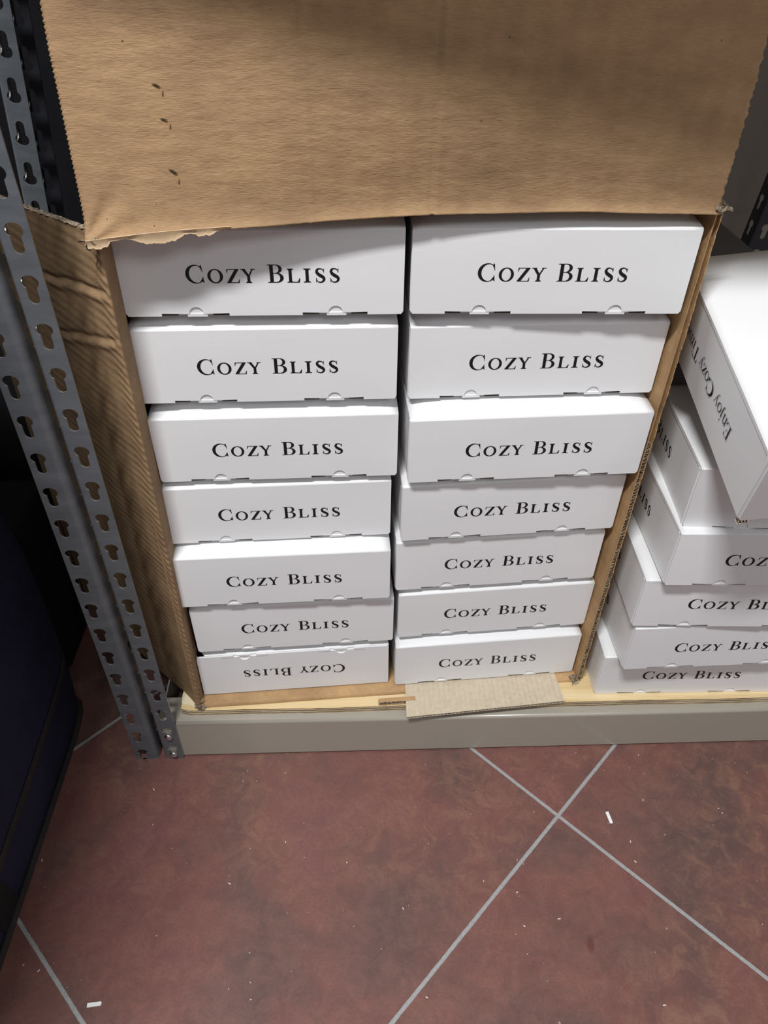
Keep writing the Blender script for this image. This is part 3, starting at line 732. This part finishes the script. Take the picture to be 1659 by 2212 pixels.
# torn liner scraps hanging below the left part of the fold
bm = bmesh.new()
prof = [(.00, .004), (.015, .0062), (.03, .0045), (.035, .0006), (.06, .0006), (.07, .003), (.085, .0066), (.11, .0078), (.130, .0062), (.145, .0018), (.155, .001), (.165, .0042), (.185, .0036), (.195, .0008), (.215, -.0018)]
def pr(t):
    for (a, x), (b2, y) in zip(prof, prof[1:]):
        if a <= t <= b2: return x + (y - x) * (t - a) / (b2 - a)
    return 0
def scrap(u, v):
    uu = u * .215; h = hinge(uu); L = max(0, pr(uu)) + .0010 * nz((uu * 190, 0, 0)) + .0005 * nz((uu * 600, 0, 0)) + .0006
    return Vector((h.x + .001, h.y - .0065 + .0015 * math.sin(v * 2) - .0015 * v * nz((uu * 25, 3, 0)), h.z + .0025 - (L + .0025) * v * .92))
grid(bm, 220, 5, scrap)
o = obj('torn_liner', bm, M_TORN, ct); md = o.modifiers.new('t', 'SOLIDIFY'); md.thickness = .0005
o['label'] = 'pale torn paper edge under the top flap'
# opened left flap, swung back behind the posts
FD = Vector((-.69, .72, 0)).normalized(); FL = 0.336; NRM = Vector((.72, .69, 0)).normalized()
RB, S0 = 0.009, -0.034
def lflap_s(s, v):
    """s along the sheet: negative runs back along the carton wall, positive is the flap"""
    A0 = lerp(Vector((BL.x + .0012, BL.y - .0035, .0912)), Vector((-.2125, .0120, .7445)), v)
    back = Vector((-.02, 1, 0)).normalized()
    if s <= -RB: q = back * (-s)
    elif s >= RB: q = FD * s
    else:
        t = (s + RB) / (2 * RB); q = back * RB * (1 - t) ** 2 + FD * RB * t * t
    p = A0 + q
    if s > 0: p.z += -.06 * s * v - .13 * max(0, s - .035) * max(0, 1 - v * 2.5)
    k = min(1, max(0, (s + RB) / (2 * RB))); th = k * math.radians(134); n_ = Vector((math.cos(th), -math.sin(th), 0))
    sc = max(0.0, 1 - abs(s - .006) / .024)
    ph = (p.z + .35 * max(0, .020 - s) - .08 * s + .0022 * nz((p.z * 14, s * 6, 0))) / .0098 * 2 * math.pi
    p += n_ * ((.00030 + .0002 * nz((p.z * 18, 1, 0))) * math.sin(ph) * sc ** 1.3 + .00014 * math.sin(ph) * (1 if s > 0 else 0))
    if s > 0:
        p += n_ * (.0022 * nz((s * 9, p.z * 16 + s * 8, 0), 1, 2) * min(1, s / .02))
        for zc, sl, dp in ((.690, -.16, .0022), (.640, -.26, .0020)):
            dz = p.z - (zc + sl * (s - .03) + .004 * nz((s * 30, zc * 9, 0)))
            w = min(1, s / .02) * dp * max(0, min(1, (.17 - s) / .05))
            p -= n_ * w * math.exp(-(dz / .0030) ** 2); p += n_ * w * .8 * math.exp(-((dz + .0065) / .004) ** 2)
    return p, n_
def lflap(u, v): return lflap_s(u * FL, v)[0]
def smap(u): return S0 + .058 * (u / .45) if u < .45 else .024 + (FL - .024) * ((u - .45) / .55)
bm = bmesh.new(); slab_grid(bm, 90, 460, lambda u, v: lflap_s(smap(u), v)[0], lambda u, v: -lflap_s(smap(u), v)[1], .0052)
for f in bm.faces: f.smooth = True
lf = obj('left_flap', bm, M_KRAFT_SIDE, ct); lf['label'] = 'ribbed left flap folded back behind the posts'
# crushed top edge of that flap
bm = bmesh.new()
grid(bm, 120, 6, lambda u, v: lflap(min(1, u * .7), 1.0) - NRM * (.0004 - .0056 * v + .0009 * nz((u * 30, v * 3, 0))) + Vector((0, 0, .0009 * math.sin(v * 3.1) + .0011 * nz((u * 40, v * 4, 2)))))
o = obj('crushed_edge', bm, M_FIBRE, lf); md = o.modifiers.new('t', 'SOLIDIFY'); md.thickness = .0006
# crumpled corners
def crumple(name, c, sx, sy, sz, seed, n=9):
    rnd = random.Random(seed); bm = bmesh.new()
    for k in range(n):
        p = Vector(c) + Vector((rnd.uniform(-sx, sx), rnd.uniform(-sy, sy), rnd.uniform(-sz, sz)))
        R_ = Euler((rnd.uniform(-1, 1), rnd.uniform(-1, 1), rnd.uniform(-.9, .9))).to_matrix()
        a, l = rnd.uniform(.5, 1), rnd.uniform(.5, 1)
        grid(bm, 8, 3, lambda u, v: p + R_ @ Vector(((u - .5) * sx * 2.4 * l, .0022 * math.sin(u * 5 + seed) + .001 * nz((u * 4, v * 3, k)), (v - .5) * .0045 * a + .0015 * math.sin(u * 4 + k))))
    o = obj(name, bm, M_FIBRE, ct); md = o.modifiers.new('t', 'SOLIDIFY'); md.thickness = .0006
    return o
crumple('torn_corner', (.3215, .052, .7505), .0062, .005, .005, 3, 10)
crumple('torn_corner', (-.2185, .010, .7405), .0050, .004, .0030, 5, 6)
crumple('torn_corner', (-.2235, .0165, .0985), .0045, .005, .0075, 8, 12)
crumple('torn_corner', (.3105, .0480, .0975), .0055, .005, .0050, 11, 9)

# loose corrugated pad under the right column
bm = bmesh.new()
q = [Vector((.0566, .0420, .0975)), Vector((.2800, .0560, .0975)), Vector((.2850, .0105, .0975)), Vector((.0610, -.0085, .0960))]
q[0] += Vector((.006, .035, 0)); q[1] += Vector((-.003, .035, 0))
def pad(u, v):
    p = lerp(lerp(q[3], q[2], u), lerp(q[0], q[1], u), v); p.z += .0004 * nz((u * 6, v * 2, 0)) - .0008 * (1 - v) ** 2 * (1 - u)
    return p
A = grid(bm, 60, 10, pad); B_ = grid(bm, 60, 10, lambda u, v: pad(u, v) - Vector((0, 0, .0006)))
C_ = grid(bm, 60, 10, lambda u, v: pad(u, v) - Vector((0, 0, .0034))); D_ = grid(bm, 60, 10, lambda u, v: pad(u, v) - Vector((0, 0, .0040)))
grid(bm, 900, 2, lambda u, v: pad(u, v * .25) - Vector((0, 0, .0020 + .0013 * math.sin(u * 2 * math.pi * 42))), 1)
pd = obj('corrugated_pad', bm, [M_PAD, M_FIBRE])
tag(pd, 'loose strip of greyish corrugated board sticking out under the lower right box', 'cardboard')

# ---------------------------------------------------------------- uprights further back
p3 = angle_post('slotted_post', (0.0, 0.0283), 0.0142, 0.0, 1, 0.030, 1.35, flip=-1)
p3.location = (-0.4560, 0.318, 0.0); p3.rotation_euler = (0, 0.088, 0)
tag(p3, 'grey perforated steel post behind the carton flap, keyholes narrow end up', 'post', 'perforated posts at the back')
p4 = angle_post('slotted_post', (0.0, 0.0283), 0.0142, 0.0, 1, 0.010, 1.35, flip=-1, mat=M_DARKSTEEL)
p4.location = (-0.4560, 0.370, 0.0); p4.rotation_euler = (0, 0.088, 0)
tag(p4, 'darker perforated steel post half hidden behind the other left rear post', 'post', 'perforated posts at the back')
p5 = angle_post('slotted_post', (0.0, 0.060), 0.020, 0.0, 1, 0.022, 1.35, mat=M_DARKSTEEL)
p5.location = (0.637, 0.65, 0.0); p5.rotation_euler = (0, 0.088, 0)
tag(p5, 'dark perforated steel post against the beige wall at the right', 'post')

# upper shelf of the same rack
us = empty('shelf_beam', (-0.2842, 0, 1.02))
tag(us, 'beige steel beam of the shelf above the carton', 'beam')
bm = bmesh.new(); add_box(bm, 0.0, 1.25, 0.0, 0.045, 0.0, 0.078); obj('beam_face', bm, M_BEAM, us, bevel=.003)
bm = bmesh.new(); add_box(bm, -.25, .95, 0.013, 0.46, 1.0982, 1.1092)
tag(obj('shelf_board', bm, M_PLY), 'plywood board of the shelf above the carton', 'shelf board')

uc = empty('shipping_carton', (0.42, 0.044, 1.1095), math.radians(-7.2))  # out of view; added so its overhang shadows the raised flap
tag(uc, 'unseen brown carton added on the upper shelf to shade the raised flap', 'carton')
bm = bmesh.new(); add_box(bm, -.665, .42, -.2105, .25, 0, .30); obj('shade_carton_body', bm, M_KRAFT_PLAIN, uc, bevel=.003)
# ---------------------------------------------------------------- dark bags on the left
bg = empty('soft_bag', (-0.62, -0.12, 0))
tag(bg, 'navy twill fabric bag with faded piping standing on the floor at the left', 'bag')
def bagsurf(a, v):
    """a around (0..1), v up (0..1)"""
    hx, hy, H_ = .190, .235, .66
    t = a * 2 * math.pi; e = .22
    cx_, sy_ = math.cos(t), math.sin(t)
    x = math.copysign(abs(cx_) ** e, cx_) * hx; y = math.copysign(abs(sy_) ** e, sy_) * hy
    z = v * H_
    bul = math.sin(min(1, v * 1.15) * math.pi) ** .6 * .012
    x += bul * (x / hx); y += bul * (y / hy)
    k = 1 - .10 * v ** 3; x *= k; y *= k
    w = .006 * nz((t * 1.3, v * 4, 0), 1, 4) * min(1, v * 5)
    x += w; y += .5 * w
    return Vector((x, y, z))
bm = bmesh.new(); ring = []
NA, NV = 96, 50
for j in range(NV + 1): ring.append([bm.verts.new(bagsurf(i / NA, j / NV)) for i in range(NA)])
for j in range(NV):
    for i in range(NA):
        f = bm.faces.new((ring[j][i], ring[j][(i + 1) % NA], ring[j + 1][(i + 1) % NA], ring[j + 1][i])); f.smooth = True
bm.faces.new(ring[0][::-1]); bm.faces.new(ring[-1])
obj('bag_body', bm, M_NAVY, bg)
def tube(bm, pts, r, n=8):
    prev = None
    for k, p in enumerate(pts):
        t = (Vector(pts[min(k + 1, len(pts) - 1)]) - Vector(pts[max(k - 1, 0)])).normalized()
        a = t.cross(Vector((0, 0, 1))); a = (a if a.length > .1 else t.cross(Vector((1, 0, 0)))).normalized(); b2 = t.cross(a)
        rg = [bm.verts.new(Vector(p) + a * r * math.cos(2 * math.pi * i / n) + b2 * r * math.sin(2 * math.pi * i / n)) for i in range(n)]
        if prev:
            for i in range(n): bm.faces.new((prev[i], prev[(i + 1) % n], rg[(i + 1) % n], rg[i])).smooth = True
        prev = rg
def side_pt(y, z, out=.001):
    # right side of the bag, local coords
    best = min((bagsurf(i / 400 * .25 + (0 if i >= 0 else 0), z / .66) for i in list(range(0, 400, 4))), key=lambda p: abs(p.y - y)) if y >= 0 else min((bagsurf(1 - i / 400 * .25, z / .66) for i in range(0, 400, 4)), key=lambda p: abs(p.y - y))
    return Vector((best.x + out, y, z))
bm = bmesh.new(); tube(bm, [side_pt(y, .004, .0035) for y in [-.23 + .46 * i / 30 for i in range(31)]], .0045); obj('bottom_piping', bm, M_PIPE, bg)
bm = bmesh.new()
grid(bm, 40, 3, lambda u, v: side_pt(-.21 + .42 * u, .088 + .030 * u ** 2 + .018 * v, .0012 + .0012 * math.sin(v * 3.14)))
obj('side_seam', bm, M_PIPE, bg)
bm = bmesh.new(); grid(bm, 4, 12, lambda u, v: side_pt(-.115 + .042 * u - .02 * v, .002 + .10 * v, .0016)); obj('webbing_strap', bm, M_WEB, bg)

shade_bag = copy_tree(bg); shade_bag.location = (-0.575, -0.235, 0.664); shade_bag.scale = (1.2, 1.18, 0.62)  # copy out of view, added to darken the floor and posts at left
tag(shade_bag, 'unseen navy bag added on top of the standing one to shade the left floor', 'bag')
bb = empty('fabric_case', (-0.86, 0.16, 0))
tag(bb, 'black cloth covered case standing on the floor behind the left post', 'case')
bm = bmesh.new(); add_box(bm, -.4, .395, 0.0, .12, 0.0, .30); obj('cloth_body', bm, M_BLACK, bb, bevel=.012)
bb = empty('hanging_cover', (-0.75, 0.56, 0))
tag(bb, 'tall black cloth cover behind the left posts', 'cover')
bm = bmesh.new()
slab_grid(bm, 60, 6, lambda u, v: Vector((-.6 + 1.30 * u, .012 * math.sin(u * 40) + .01 * nz((u * 8, v, 0)), 1.6 * v + .002)), (0, 1, 0), .02)
for f in bm.faces: f.smooth = True
obj('cloth_fold', bm, M_BLACK, bb)

# ---------------------------------------------------------------- bits on the floor
def chip(p, q2, w, label):
    bm = bmesh.new(); a, b2 = Vector((*p, 0)), Vector((*q2, 0)); d = (b2 - a); L = d.length; d.normalize(); nn = Vector((-d.y, d.x, 0))
    out = [(0, -w / 2), (L - w * .3, -w / 2), (L - .1 * w, -w * .35), (L, -w * .1), (L, w * .3), (L - w * .3, w / 2), (0, w / 2)]
    add_plate(bm, out, [], lambda u, v, t: a + d * u + nn * v + Vector((0, 0, .0016 - t)), .0014)
    bmesh.ops.recalc_face_normals(bm, faces=bm.faces)
    tag(obj('plastic_chip', bm, M_CHIP), label, 'chip', 'white plastic chips on the tiles')
chip((-.3130, -.3120), (-.2975, -.3105), .0042, 'small white plastic chip on the tiles at the lower left')
chip((.3332, -.1030), (.3352, -.1195), .0042, 'small white plastic chip on the tiles right of the grout crossing')
bm = bmesh.new(); rnd = random.Random(21)
for k in range(120):
    x, y = rnd.uniform(-.42, .60), rnd.uniform(-.42, -.008); s_ = rnd.choice((.0003, .0003, .0004, .0005, .0008)) 
    a = rnd.uniform(0, 6.3); L = s_ * rnd.uniform(1, 2.4)
    T = Matrix.Translation((x, y, 0)) @ Matrix.Rotation(a, 4, 'Z'); add_box(bm, -L, L, -s_ * .7, s_ * .7, 0.0, s_, 0, T)
tag(obj('floor_crumbs', bm, M_CRUMB), 'tiny pale crumbs scattered over the red tiles', 'crumbs', kind='stuff')
